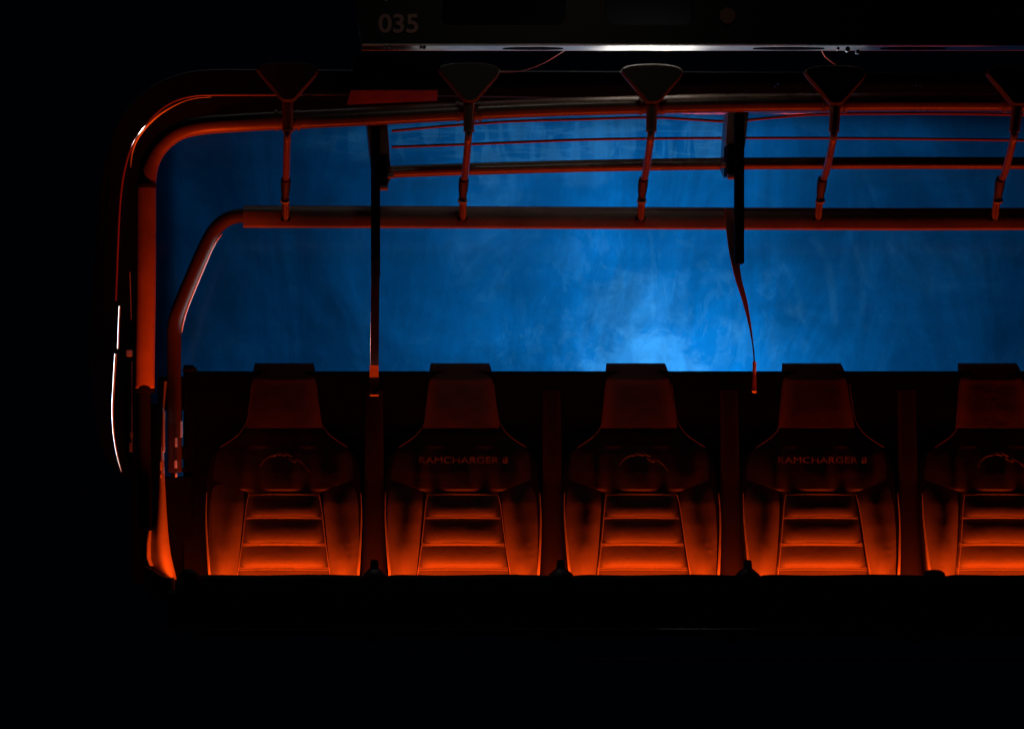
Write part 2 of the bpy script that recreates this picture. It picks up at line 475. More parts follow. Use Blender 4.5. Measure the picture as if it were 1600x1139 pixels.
# ---- main frame tube
TY = -0.27
bm = BM()
pl = path([(229, 300), (230, 280), (235, 254), (250, 228), (276, 207), (312, 197), (360, 193), (430, 189), (560, 183), (730, 174), (870, 168), (1020, 164), (1160, 161), (1411, 159)], TY)
pl += [mx(p) for p in reversed(pl[:-1])]
tube(bm, pl, px(14.2), 28)
frame = obj('main_frame', bm, M['tube'], chair)
for side in (0, 1):
    bm = BM()
    pts = path([(228, 292), (227.5, 450), (226, 560), (226, 612)], TY, 12)
    if side: pts = [mx(p) for p in pts]
    prof = []
    for k in range(28):
        a = 2 * math.pi * k / 28
        c, s = math.cos(a), math.sin(a)
        prof.append((px(15.5) * math.copysign(abs(c) ** 0.85, c), px(15) * math.copysign(abs(s) ** 0.85, s)))
    sweep(bm, pts, lambda t: [(a * (1 - 0.35 * max(0, (t - 0.93) / 0.07) ** 2), b * (1 - 0.5 * max(0, (t - 0.93) / 0.07) ** 2)) for a, b in prof])
    obj('post_sleeve', bm, M['tube'], frame)
    bm = BM()
    p2 = path([(228, 289), (228, 295)], TY, smooth=False)
    p3 = path([(225, 596), (225, 700), (227, 826)], TY + 0.02)
    if side: p2 = [mx(p) for p in p2]; p3 = [mx(p) for p in p3]
    tube(bm, p2, px(16.4), 28)
    obj('post_ring', bm, M['black'], frame)
    bm = BM(); tube(bm, [p + (Vector((0, 0, 0))) for p in ([mx(q) for q in path([(226, 604), (226, 613)], TY, smooth=False)] if side else path([(226, 604), (226, 613)], TY, smooth=False))], px(15.6), 24)
    obj('post_ring', bm, M['blackm'], frame)
    bm = BM(); tube(bm, p3, px(10.5), 20)
    obj('post', bm, M['blackm'], frame)

# ---- cross tube (second, smaller)
bm = BM()
pl = path([(606, 269), (720, 265), (860, 261), (1000, 258), (1160, 256), (1411, 255)], 0.06)
pl += [mx(p) for p in reversed(pl[:-1])]
tube(bm, pl, px(9.6), 22)
obj('cross_tube', bm, M['tube'], frame)

# ---- brackets carrying the cross tube
def bracket(x, y, s, ln, mirror=False):
    """x, y: top of the black bar in the photo; s=+1 hardware to the right of the bar, -1 to the left"""
    fx = (lambda b: [setattr(v, 'co', mx(v.co)) for v in b.verts]) if mirror else (lambda b: None)
    bm = BM()
    prism(bm, [(x + s * 6, y - 4), (x + s * 18, y - 4), (x + s * 21, y + 30), (x + s * 24, y + 82), (x + s * 18, y + 96), (x + s * 6, y + 70)], -0.05, 0.10)
    prism(bm, [(x - s * 14, y - 4), (x - s * 5, y - 4), (x - s * 5, y + 70), (x - s * 9, y + 45)], -0.05, 0.08)
    fx(bm)
    pt = obj('bracket', bm, M['tube'], frame)
    bm = BM(); rbox(bm, x + s * 5 if s > 0 else x - 19, y + 46, x + 19 if s > 0 else x - 5, y + 94, -0.20, 0.08)
    rbox(bm, x - 7, y - 3, x + 7, y + ln, -0.24, 0.03)
    fx(bm)
    obj('hanger_bar', bm, M['blackm'], frame)
    bm = BM()
    a, b = (x + 6, x + 19) if s > 0 else (x - 19, x - 6)
    sweep(bm, path([(a, y + 98, -0.19), (b, y + 98, -0.19)], smooth=False), circ(px(4.6), 16))
    a, b = (x + 17, x + 28) if s > 0 else (x - 29, x - 16)
    sweep(bm, path([(a, y + 80, -0.16), (b, y + 80, -0.16)], smooth=False), circ(px(4.2), 16))
    fx(bm)
    obj('bracket_bolt', bm, M['side'], frame)
bracket(587, 195, 1, 238)
bracket(1156, 178, -1, 234)
bracket(1156, 178, -1, 234, True)
bracket(587, 195, 1, 238, True)

# ---- restraint bar (raised) with padding, posts and foot rests
BY = 0.0
bm = BM()
lowx = path([(384, 337), (366, 339), (350, 346), (336, 359), (324, 379), (308, 414), (290, 456), (277, 489), (272.5, 510), (272, 540), (272, 620), (273, 690), (273, 738)], -0.0)
tube(bm, list(reversed(lowx)) + [mx(p) for p in lowx], px(11), 24)
bar = obj('restraint_bar', bm, M['bar'], chair)
bm = BM()
pl = path([(380, 338.5), (700, 339.5), (1100, 341.5), (1411, 342.5)], BY)
pl += [mx(p) for p in reversed(pl[:-1])]
# profile: (a up in the picture, b depth toward the back is negative here)
hp = [(17.5, -8), (17, 8), (12, 13), (6, 15), (-14, 12.5), (-17.5, 9), (-17.5, 2), (-15.5, -3), (-8, -12.5), (-5, -13.5), (8, -13), (15.5, -11)]
def barprof(t):
    return [(px(a), px(b)) for a, b in hp]
sweep(bm, pl, barprof)
obj('bar_padding', bm, M['pad'], bar)
bm = BM()
tube(bm, path([(347, 366), (333.5, 385), (318, 420), (300, 463), (291, 487), (285.5, 508), (284, 520)], 0.0), lambda t: px(0.4 + 1.3 * math.sin(math.pi * t) ** 0.5), 8)
obj('arm_highlight', bm, M['white'], bar)  # highlight on the arm's inner side, built as a white tube

# one post + foot rest, modelled in world coordinates for position i
pos = [(449, 449, 446.5, 446.5), (733.5, 732, 724, 723), (1019.5, 1017, 1004, 1001), (1306, 1302.5, 1283, 1278), (1591, 1584.5, 1561, 1554)]
stepx = W(1306, 0, -0.31).x - W(1020, 0, -0.31).x
for i in range(8):
    mir = i > 4
    p, q, r, s_ = pos[i] if i < 5 else pos[7 - i]
    if i in (5, 6, 7): p, q, r, s_ = [v for v in pos[{5: 2, 6: 1, 7: 0}[i]]]
    F = (lambda pts: [mx(v) for v in pts]) if mir else (lambda pts: pts)
    def FB(b):
        if mir:
            for v in b.verts: v.co = mx(v.co)
    bm = BM()
    segs = path([(p, 155, -0.315), ((p + q) / 2, 180, -0.315), (q + .5, 205, -0.315)], smooth=False)
    rad = [8.6, 8.3, 7.9]
    l2 = path([(q + .3, 206, -0.315), (q, 213, -0.312), (q + (r - q) * 0.10, 224, -0.29), (q + (r - q) * 0.62, 270, -0.16), (r, 290, -0.10), (s_, 343, -0.035)])
    segs += l2; rad += [5.6] * len(l2)
    tube(bm, F(segs), lambda t: px(rad[min(len(rad) - 1, round(t * (len(rad) - 1)))]), 18)
    post = obj('leg_post', bm, M['tube'], bar)
    bm = BM()
    tube(bm, F(path([(q + .5, 203.5, -0.315), (q + .4, 206.5, -0.315)], smooth=False)), px(8.4), 18)
    g_ = path([(q - 4, 206, -0.326), (q - 3.4, 211, -0.327), (q - .2, 215.5, -0.325), (q + 2.6, 211, -0.327), (q + 3.4, 206, -0.326)])
    tube(bm, F(g_), px(1.3), 8)  # pale U imitating the highlight under the ring
    tube(bm, F(path([(r - 1.3, 312.5, -0.079), (r - 1.5, 315, -0.075)], smooth=False)), px(7.4), 18)
    obj('post_ring_and_highlight', bm, M['side'], bar)
    bm = BM()
    tube(bm, F(path([(r + (q - r) * .12, 280, -0.13), (r + (q - r) * .06, 286, -0.115), (r - .5, 300, -0.09), (r - 1.5, 316, -0.07)])), lambda t: px(5.8 + 2.0 * math.sin(math.pi * min(1, t * 1.2 + .12)) ** 0.5), 16)
    obj('post_grip', bm, M['black'], bar)
    bm = BM()
    rbox(bm, s_ - 7.5, 337, s_ + 7.5, 345.5, -0.045, 0.03, 0.002); FB(bm)
    obj('post_clamp', bm, M['black'], bar)
    # collars on the main tube either side of the post
    yc = {0: 188, 1: 174, 2: 164, 3: 160, 4: 159.5}[i if i < 5 else 7 - i]
    bm = BM()
    for dx in (-17, 10, 17):
        wdt = 4.5 if dx != 10 else 3
        tube(bm, F(path([(q + dx - wdt / 2, yc + .2, TY), (q + dx + wdt / 2, yc, TY)], smooth=False)), px(16.4), 26)
    obj('post_collar', bm, M['tube'], frame)
    # foot rest paddle
    bm = BM()
    base = [(-48.5, 112), (-47, 106.5), (-40, 103), (-28, 100.8), (-12, 99.5), (4, 99.2), (20, 100), (34, 102.2), (43, 105.4), (48, 110), (48.5, 115), (44, 123), (30, 139), (16, 155), (11, 160), (6, 162), (-5, 162), (-10, 159), (-16, 152), (-30, 135), (-43, 120)]
    dy = {0: -3, 1: -2, 2: 0, 3: 2, 4: 3}[i if i < 5 else 7 - i]
    prism(bm, [(p + a, b + dy) for a, b in base], -0.345, 0.035, 0.006)
    FB(bm)
    fo = obj('foot_rest', bm, M['paddle'], bar)

# ---- bench back beam
bm = BM()
bw = W(288, 0, 0.13).x
def beam_row(y, Y): 
    return (W(288, y, Y), mx(W(288, y, Y)))
rows = [beam_row(582, 0.25), beam_row(580, 0.22), beam_row(580, 0.17), beam_row(583, 0.165), beam_row(587, 0.164), beam_row(594, 0.164), beam_row(600, 0.163), beam_row(760, 0.14), beam_row(905, 0.07), beam_row(930, 0.07), beam_row(930, 0.25)]
vs = []
N = 40
for a, b in rows:
    vs.append([bm.verts.new(a + (b - a) * (k / N)) for k in range(N + 1)])
for r1, r2 in zip(vs, vs[1:] + [vs[0]]):
    for k in range(N): bm.faces.new((r1[k], r1[k + 1], r2[k + 1], r2[k]))
bm.faces.new([r[0] for r in vs]); bm.faces.new([r[-1] for r in reversed(vs)])
M['bench'] = mat('bench_back', (0.003, 0.003, 0.003), 0.6, spec=0.08, vary=0.15, vscale=4)  # albedo lowered to deepen the shade behind the seats
bench = obj('bench_back', bm, M['bench'], chair)

M['post'] = mat('bench_post', (0.009, 0.007, 0.007), 0.6, vary=0.2, vscale=6, spec=0.1)
for i in range(7):
    bm = BM()
    pad(bm, [(610, 572, 598), (760, 570, 600), (860, 567, 603), (905, 566, 604)], lambda u, v, x, y: 0.125 - 0.07 * v - 0.008 * (1 - abs(2 * u - 1) ** 4), 10, 20, 0.02)
    for v_ in bm.verts: v_.co.x += i * 280.8 / S
    obj('bench_post', bm, M['post'], bench)

# ---- seats
SC = 443.5
def make_seat():
    org = W(SC, 900, 0)
    def baseY(y):     # rake of the back: foot forward, head back
        return interp([(560, 0.165), (600, 0.15), (668, 0.118), (700, 0.10), (770, 0.058), (820, 0.026), (850, 0.012), (875, 0.004), (900, 0.0)], y)[0]
    # shell
    bm = BM()
    tab = [(660, SC - 56, SC + 56), (672, SC - 63, SC + 63), (684, SC - 76, SC + 76), (694, SC - 92, SC + 92), (704, SC - 106, SC + 106), (718, SC - 114, SC + 114), (740, SC - 119, SC + 119), (800, SC - 121.5, SC + 121.5), (860, SC - 119, SC + 119), (910, SC - 116, SC + 116)]
    pad(bm, tab, lambda u, v, x, y: baseY(y) + 0.03, 30, 34, 0.03)
    seat = obj('seat', bm, M['leather_shell'], chair, origin=org)
    # side bolsters
    for s in (-1, 1):
        bm = BM()
        tab = []
        for y, xi, xo in ((752, 76, 100), (760, 66, 109), (768, 62, 113), (790, 62, 116.5), (830, 66, 117.5), (870, 70, 116.5), (912, 75, 114.5)):
            tab.append((y, SC + s * xo, SC + s * xi) if s < 0 else (y, SC + xi, SC + xo))
        def f(u, v, x, y, s=s):
            o = u if s > 0 else 1 - u          # 0 inside .. 1 outside
            b = (0.024 + 0.024 * min(1, max(0, (y - 750) / 110))) * (math.sin(math.pi * min(1, max(0, o * 0.80 + 0.12))) ** 0.8) * min(1, v * 5) ** 0.6
            wr = 0.0
            if o > 0.55 and s > 0:
                wr = 0.006 * (o - 0.55) / 0.45 * max(0, math.sin(y * 0.33 + 5 * o + 2.2 * math.sin(y * .11))) ** 3 * (1 if y > 845 else 0.15)
            wr += 0.0012 * math.sin(x * 0.09 + y * 0.05)
            return baseY(y) + 0.035 - b + wr
        pad(bm, tab, f, 26, 44, 0.03)
        obj('side_bolster', bm, M['leather'], seat)
    # quilted centre panel : four rolls
    bm = BM()
    tab = [(764, SC - 55, SC + 55), (790, SC - 58, SC + 58), (850, SC - 65, SC + 65), (892, SC - 71, SC + 71), (912, SC - 74, SC + 74)]
    edges = [764, 773, 810, 851, 889, 930]
    def f(u, v, x, y):
        for a, b in zip(edges, edges[1:]):
            if a <= y < b or b == 930:
                t = (y - a) / (b - a); break
        h = math.sin(math.pi * min(1, max(0, t))) ** 0.55 if (b - a) > 20 else 0.3
        bu = 0.017 * h * (0.5 + 0.75 * min(1, t))
        e = 1 - abs(2 * u - 1) ** 8
        return baseY(y) + 0.028 - bu * e - 0.006 * e + 0.0006 * math.sin(x * 0.07 + y * 0.04)
    pad(bm, tab, f, 40, 84, 0.03)
    obj('centre_panel', bm, M['leather'], seat)
    # upper (shoulder) pad
    bm = BM()
    tab = [(674, SC - 58, SC + 58), (684, SC - 72, SC + 72), (696, SC - 92, SC + 92), (708, SC - 104, SC + 104), (735, SC - 111, SC + 111), (750, SC - 110, SC + 110), (757, SC - 88, SC + 88), (769, SC - 57, SC + 57)]
    def f(u, v, x, y):
        d = (x - SC) / 110.0
        prof = interp([(674, 0.0), (690, 0.25), (710, 0.62), (738, 0.95), (752, 1.0), (764, 1.0), (767, 0.8), (769, 0.1)], y)[0]
        lobes = 0.74 + 0.34 * math.cos(d * 9.0) * (1 if y > 700 else 0.3)
        e = (1 - abs(d) ** 5)
        return baseY(y) + 0.03 - 0.030 * prof * lobes * max(0.15, e) + 0.003 * math.sin(x * .16 + 0.5) * prof
    pad(bm, tab, f, 60, 40, 0.03)
    obj('shoulder_pad', bm, M['leather_top'], seat)
    # headrest, top rolled back
    bm = BM()
    tab = [(567.5, SC - 45, SC + 46), (574, SC - 47, SC + 48), (586, SC - 49, SC + 50), (620, SC - 52.5, SC + 53.5), (668, SC - 59, SC + 60)]
    def f(u, v, x, y):
        roll = interp([(567.5, 0.05), (570, 0.038), (575, 0.026), (584, 0.010), (592, 0.0), (640, -0.006), (668, -0.008)], y)[0]
        e = abs(2 * u - 1) ** 6
        return baseY(y) - 0.005 + roll + 0.02 * e
    pad(bm, tab, f, 30, 50, 0.008)
    obj('headrest', bm, M['leather_head'], seat)
    # piping
    bm = BM()
    for s in (-1, 1):
        tube(bm, [Vector((p.x, p.y, p.z)) for p in path([(SC + s * 120.5, 770, 0.045), (SC + s * 121.5, 810, 0.02), (SC + s * 119, 860, -0.01), (SC + s * 115.5, 905, -0.03)])], lambda t: px(0.5 + 1.7 * t), 8)
    obj('piping', bm, M['piping'], seat)
    bm = BM()
    for s in (-1, 1):
        tube(bm, path([(SC + s * 50, 600, 0.10), (SC + s * 56, 650, 0.08), (SC + s * 63, 668, 0.07), (SC + s * 76, 683, 0.06), (SC + s * 100, 699, 0.05)]), px(0.55), 8)
    obj('shoulder_piping', bm, M['leather_head'], seat)
    # stitched seams
    bm = BM()
    for s in (-1, 1):
        tube(bm, path([(SC + s * 54.5, 772, 0.04), (SC + s * 58.5, 790, 0.026), (SC + s * 65.5, 850, -0.004), (SC + s * 71.5, 892, -0.022), (SC + s * 74, 906, -0.028)]), px(0.65), 8)
    for y, hw, dd in ((773, 45, 0), (810, 59, 0), (849.5, 64, 0), (852.5, 64.5, 0), (887, 70, 0), (890.5, 70.5, 0)):
        tube(bm, path([(SC - hw, y, baseY(y) + 0.018), (SC - hw * .5, y - .7, baseY(y) + 0.013), (SC + hw * .5, y - .5, baseY(y) + 0.013), (SC + hw, y, baseY(y) + 0.018)]), px(0.55), 6)
    obj('stitching', bm, M['thread'], seat)
    # seat cushion : front lip hides the foot of the back
    bm = BM()
    hw = 139.4
    for k in range(1):
        prof = [(-0.40, -0.16), (-0.405, -0.05), (-0.395, -0.015), (-0.375, 0.004), (-0.35, 0.004), (-0.32, -0.03), (-0.25, -0.085), (-0.10, -0.11), (0.02, -0.12), (0.02, -0.18)]
        gs = []
        NN = 30
        for j in range(NN + 1):
            t = 2 * j / NN - 1
            xx = W(SC, 900, 0).x + t * hw / S
            dz = -0.016 * abs(t) ** 14 + 0.0012 * math.sin(t * 5)
            gs.append([bm.verts.new((xx, a, b + dz)) for a, b in prof])
        for a, b in zip(gs, gs[1:]):
            for q in range(len(prof)):
                bm.faces.new((a[q], a[(q + 1) % len(prof)], b[(q + 1) % len(prof)], b[q]))
        bm.faces.new(gs[0]); bm.faces.new(list(reversed(gs[-1])))
    obj('cushion', bm, M['cushion'], seat)
    return seat
M['leather_head'] = mat('leather_headrest', (0.105, 0.06, 0.05), 0.6, bump=0.2, bscale=20, vary=0.15, vscale=8, spec=0.3)
M['cushion'] = mat('cushion_vinyl', (0.016, 0.016, 0.02), 0.55, vary=0.25, vscale=12, spec=0.25)
seat0 = make_seat()
pitch = 280.8 / S
seats = [seat0]
for i in range(1, 8):
    c = seat0.copy(); C.objects.link(c); c.location = seat0.location + Vector((pitch * i, 0, 0)); c.parent = chair
    for ch in list(seat0.children):
        d = ch.copy(); C.objects.link(d); d.parent = c
    seats.append(c)
def emblem(seat):
    bm = BM()
    c = wpos(seat); 
    def q(dx, y): return Vector((c.x + dx / S * 0.995, 0.0, W(0, y, 0).z))
    Y = 0.0 
    for seg in ([(-37, 728), (-33, 721), (-26, 715), (-17, 711), (-12, 711.5)], [(-16, 712), (-9, 708), (-6, 705.5), (-2, 707.5), (2, 706), (9, 711), (13, 712)], [(-8, 711), (-5, 709), (0, 711), (4, 710)], [(8, 715), (12, 718.5), (17, 721), (20, 719), (17, 717)], [(20, 717), (27, 721), (34, 728), (39, 736)]):
        tube(bm, smooth_path([q(a, b) + Vector((0, interp([(700, 0.052), (712, 0.044), (740, 0.002)], b)[0] - 0.012, 0)) for a, b in seg]), px(0.75), 6)
    return obj('emblem', bm, M['embroidery'], seat)
for i, s in enumerate(seats):
    if i % 2 == 0:
        emblem(s)
        if i in (0, 2, 4): s['label'] = ['backrest with stitched arched emblem, beside the bent side arm', '', 'backrest with stitched arched emblem, between the two lettered backrests', '', 'backrest with stitched arched emblem, cut off by the edge of the photo'][i]
    else:
        t = textmesh('lettering', 'RAMCHARGER 8', 0.0262, M['embroidery'], wpos(s) + Vector((0.0, 0.0, W(0, 719, 0).z)), s, 0.001, 0.0000, 1.34, 1.03)
        t.location.y = 0.012
        if i < 5: s['label'] = {1: 'backrest stitched with the lettering RAMCHARGER 8, beside the wide flat strap', 3: 'backrest stitched with the lettering RAMCHARGER 8, beside the twisted strap'}[i]

# ---- posts between cushions (knobs)
kx = W(585, 0, -0.36).x
for i in range(7):
    bm = BM()
    x = kx + (i) * pitch
    def lathe(x, prof, n=20):
        rs = []
        for r, z in prof:
            rs.append([bm.verts.new((x + r * math.cos(2 * math.pi * k / n), -0.36 + r * math.sin(2 * math.pi * k / n), z)) for k in range(n)])
        for a, b in zip(rs, rs[1:]):
            for k in range(n): bm.faces.new((a[k], a[(k + 1) % n], b[(k + 1) % n], b[k]))
        bm.faces.new(rs[0]); bm.faces.new(list(reversed(rs[-1])))
    if i < 3: lathe(x, [(0.040, -0.09), (0.040, -0.006), (0.034, 0.006), (0.024, 0.014), (0.014, 0.022), (0.0125, 0.040), (0.010, 0.046), (0.0, 0.047)])
    else: lathe(x, [(0.036, -0.09), (0.036, -0.004), (0.030, 0.010), (0.020, 0.017), (0.0, 0.019)])
    obj('seat_divider', bm, M['divider'], chair)

# ---- light line behind the cushions
bm = BM()
v = [bm.verts.new(q) for q in ((xl, -0.15, LZ - 0.012), (xr, -0.15, LZ - 0.012), (xr, -0.11, LZ - 0.03), (xl, -0.11, LZ - 0.03))]
bm.faces.new(v)
ge = bmesh.ops.extrude_face_region(bm, geom=list(bm.faces))
bmesh.ops.translate(bm, verts=[g for g in ge['geom'] if isinstance(g, bmesh.types.BMVert)], vec=(0, 0, -0.02))
obj('light_strip', bm, M['black'], chair)

# ---- seat base below: front beam and lower tubes
bm = BM()
for (ya, yb, Y, x0) in ((922, 986, -0.36, 262),):
    a = W(x0, ya, Y); b = W(x0, yb, Y)
    e = mx(b)
    pr = [(Y, a.z), (Y - 0.01, a.z - 0.01), (Y - 0.01, b.z + 0.01), (Y, b.z), (Y + 0.3, b.z), (Y + 0.3, a.z)]
    r1 = [bm.verts.new((a.x, p, q)) for p, q in pr]; r2 = [bm.verts.new((e.x, p, q)) for p, q in pr]
    for k in range(6): bm.faces.new((r1[k], r1[(k + 1) % 6], r2[(k + 1) % 6], r2[k]))
    bm.faces.new(r1); bm.faces.new(list(reversed(r2)))
obj('seat_base', bm, M['black'], chair)
bm = BM()
pl = path([(255, 988), (300, 985), (360, 984)], -0.60) + [mx(W(360, 984, -0.60))]
tube(bm, pl, px(2.2), 14)
obj('base_trim', bm, M['rubber'], chair)
bm = BM()
pl = path([(900, 1020), (905, 1030), (930, 1031)], -0.45) + [mx(W(930, 1031, -0.45)), mx(W(900, 1020, -0.45))]
tube(bm, pl, px(3), 14)
obj('lower_tube', bm, M['rubber'], chair)

# ---- left (and right) end: moulded side panel, hub and hinge hardware
for side in (0, 1):
    def fin(b):
        if side:
            for v_ in b.verts: v_.co = mx(v_.co)
    bm = BM()
    tab = [(596, 250, 262), (640, 249, 257), (700, 246, 256), (745, 242, 257), (800, 237, 260), (840, 231, 263), (868, 233, 267), (885, 238, 271), (896, 246, 274), (905, 262, 276)]
    pad(bm, tab, lambda u, v, x, y: 0.02 - 0.05 * math.sin(math.pi * u * 0.8) - 0.14 * v * v, 14, 50, 0.03)
    fin(bm); obj('side_panel', bm, M['side'], chair)
    bm = BM()
    tab = [(829, 225, 240), (850, 222, 237), (872, 223, 236), (884, 228, 240)]
    pad(bm, tab, lambda u, v, x, y: -0.06 - 0.03 * math.sin(math.pi * (u * .9)) - 0.05 * v, 10, 14, 0.03)
    fin(bm); obj('side_wing', bm, M['side'], chair)
    bm = BM()
    prism(bm, [(226, 884), (238, 889), (248, 897), (262, 902), (271, 902), (272, 925), (255, 940), (235, 935), (226, 915)], -0.32, 0.12, 0.008)
    fin(bm); obj('side_hub', bm, M['rubber'], chair)
    bm = BM()
    prism(bm, [(276, 925), (276, 905), (282, 894), (290, 889), (300, 889), (307, 893), (314, 900), (318, 925)], -0.40, 0.08, 0.01)
    fin(bm); obj('arm_pivot', bm, M['rubber'], chair)
    # dark housing pieces between post and bench end, gaps let the canopy show through
    bm = BM()
    rbox(bm, 246.5, 588, 292, 640, 0.10, 0.05, 0.004)
    rbox(bm, 262, 600, 284, 684, 0.06, 0.04, 0.003)
    rbox(bm, 267, 697, 292, 716, 0.05, 0.05, 0.003)
    rbox(bm, 266.5, 684, 274, 752, 0.05, 0.05, 0.002)
    rbox(bm, 255, 744, 300, 912, 0.10, 0.06, 0.004)
    rbox(bm, 278, 731, 292, 736, 0.05, 0.05, 0.001)
    rbox(bm, 286.5, 570, 303, 912, 0.12, 0.05, 0.004)
    rbox(bm, 205, 630, 252, 912, 0.13, 0.06, 0.006)
    fin(bm); obj('hinge_housing', bm, M['blackm'], chair)
    bm = BM()
    rbox(bm, 254.6, 642, 257.6, 706, -0.045, 0.02, 0.001)
    rbox(bm, 281.5, 658, 285, 683, -0.045, 0.02, 0.001)
    rbox(bm, 273.2, 684, 276.6, 698, -0.045, 0.02, 0.001)
    rbox(bm, 272.6, 719, 276.4, 731, -0.045, 0.02, 0.001)
    rbox(bm, 273.4, 739, 276.6, 745, -0.045, 0.02, 0.001)
    rbox(bm, 250, 721, 252.6, 734, -0.09, 0.02, 0.001)
    rbox(bm, 250, 741, 252.4, 746, -0.09, 0.02, 0.001)
    fin(bm); obj('hinge_glint', bm, M['white'], chair)  # small white blocks imitating glints on the hinge hardware
bm = BM()
prism(bm, [(285, 577), (300, 575), (306, 573), (308, 579), (285, 580)], 0.10, 0.03, 0.001)
obj('bench_end_cap', bm, M['black'], bench)

# ---- hanger housing above with number 035
def plate_with_holes(name, outerp, holes, Y, th, m, parent):
    cu = bpy.data.curves.new(name, 'CURVE'); cu.dimensions = '2D'; cu.fill_mode = 'BOTH'; cu.extrude = th / 2; cu.bevel_depth = 0.003
    for poly in [outerp] + holes:
        sp = cu.splines.new('POLY'); sp.points.add(len(poly) - 1); sp.use_cyclic_u = True
        for k, p in enumerate(poly): sp.points[k].co = (p.x, p.z, 0, 1)
    to = bpy.data.objects.new('tmp', cu); C.objects.link(to)
    me = bpy.data.meshes.new_from_object(to.evaluated_get(bpy.context.evaluated_depsgraph_get()))
    bpy.data.objects.remove(to); bpy.data.curves.remove(cu)
    me.name = name
    me.transform(Matrix.Translation((0, Y + th / 2, 0)) @ Matrix.Rotation(R(90), 4, 'X'))
    me.materials.clear(); me.materials.append(m)
    o = bpy.data.objects.new(name, me); C.objects.link(o); o.parent = parent; o.location = -wpos(parent)
    return o
HY = -0.34
def rr(x0, y0, x1, y1, r, slant=0):
    P = []
    for cx, cy, a0 in ((x1 - r, y0 + r, -90), (x1 - r, y1 - r, 0), (x0 + r, y1 - r, 90), (x0 + r, y0 + r, 180)):
        for k in range(7):
            a = R(a0 + k * 15)
            yy = cy + r * math.sin(a)
            P.append(W(cx + r * math.cos(a) - slant * (yy - y0) / (y1 - y0), yy, HY))
    return P
a = W(566, 70, HY); b = W(548, -60, HY); top = W(640, -120, HY)
outp = [a, b, top, mx(top), mx(b), mx(a)]
h1 = rr(700, -80, 893, 41, 12, 12); h2 = rr(942, -80, 1080, 41, 16, -4)
house = plate_with_holes('hanger_housing', outp, [h1, h2, [mx(p) for p in h1], [mx(p) for p in h2]], HY, 0.02, M['housing'], chair)
# box behind the plate
bm = BM()
rbox(bm, 575, -110, 2240, 62, HY + 0.15, 0.05, 0.01)
obj('housing_back', bm, M['blackm'], house)
# bottom flange, seen from just below: thin and bright
bm = BM()
p0 = W(566, 71.5, HY); p1 = mx(p0)
y_a, y_b = HY - 0.004, HY + 0.085
vs = [bm.verts.new(q) for q in ((p0.x, y_a, p0.z), (p1.x, y_a, p0.z), (p1.x, y_b, p0.z - 0.002), (p0.x, y_b, p0.z - 0.002))]
bm.faces.new(vs)
ge = bmesh.ops.extrude_face_region(bm, geom=list(bm.faces))
bmesh.ops.translate(bm, verts=[g for g in ge['geom'] if isinstance(g, bmesh.types.BMVert)], vec=(0, 0, 0.004))
obj('bottom_flange', bm, M['steel'], house)
bm = BM()
for xc, hw_ in ((832, 46), (1231, 54), (1425, 50)):
    n = 32
    c = W(xc, 0, HY + 0.06).x
    P = [(c + hw_ / S * math.cos(2 * math.pi * k / n), HY + 0.045 + 0.018 * math.sin(2 * math.pi * k / n)) for k in range(n)]
    lo = [bm.verts.new((x, y, p0.z - 0.0035)) for x, y in P]; up = [bm.verts.new((x, y, p0.z + 0.02)) for x, y in P]
    bm.faces.new(lo)
    for k in range(n): bm.faces.new((lo[k], lo[(k + 1) % n], up[(k + 1) % n], up[k]))
obj('flange_slot', bm, M['blackm'], house)
textmesh('number', '035', 0.0735, M['number'], W(623, 39, HY - 0.006), house, 0.0015, 0.0016, 1.06, 1.0)
bm = BM(); disc(bm, 1137, 25, 13, HY - 0.015, 0.02); obj('bolt_cap', bm, M['bolt'], house)
bm = BM(); disc(bm, 603, 0, 3, HY - 0.008, 0.01); obj('screw', bm, M['steel'], house)

# ---- wedge bracket between housing and main frame
def wedge(mirror):
    bm = BM()
    A = [W(556, 86, -0.20), W(692, 86, -0.20), W(684, 141, -0.20), W(548, 141, -0.20)]
    B = [W(683, 157, -0.10), W(542, 163, -0.10)]
    v = [bm.verts.new(p) for p in A]; bq = [bm.verts.new(p) for p in B]
    tk = [bm.verts.new(p.co + Vector((0, 0.12, 0))) for p in v[:2]]
    bm.faces.new(v); bm.faces.new((v[3], v[2], bq[0], bq[1])); bm.faces.new((v[1], v[0], tk[0], tk[1]))
    bm.faces.new((tk[0], bq[1], bq[0], tk[1])); bm.faces.new((v[0], v[3], bq[1], tk[0])); bm.faces.new((v[2], v[1], tk[1], bq[0]))
    if mirror:
        for q in bm.verts: q.co = mx(q.co)
    k = obj('mounting_block', bm, M['blackm'], chair, smooth=False)
    bm = BM()
    q0, q1, q2, q3 = W(548, 141, -0.203), W(684, 141, -0.203), W(683, 157, -0.103), W(542, 163, -0.103)
    lo = [bm.verts.new(q + Vector((0, 0, -0.002))) for q in (q0, q1, q2, q3)]; up = [bm.verts.new(q + Vector((0, 0, 0.003))) for q in (q0, q1, q2, q3)]
    bm.faces.new(lo); bm.faces.new(up[::-1])
    for t in range(4): bm.faces.new((lo[t], lo[(t + 1) % 4], up[(t + 1) % 4], up[t]))
    if mirror:
        for q in bm.verts: q.co = mx(q.co)
    obj('lit_underside', bm, M['underside_lit'], k, smooth=False)  # thin sheet tinted as if lit orange from below
    bm = BM(); rbox(bm, 624, 68, 643, 90, -0.17, 0.05)
    if mirror:
        for q in bm.verts: q.co = mx(q.co)
    obj('block_neck', bm, M['blackm'], k)
wedge(False); wedge(True)
bm = BM()
tube(bm, path([(692, 109, -0.1), (760, 112, -0.1), (808, 112, -0.12), (838, 104, -0.16), (862, 92, -0.2), (884, 78, -0.25)]), px(1.0), 8)
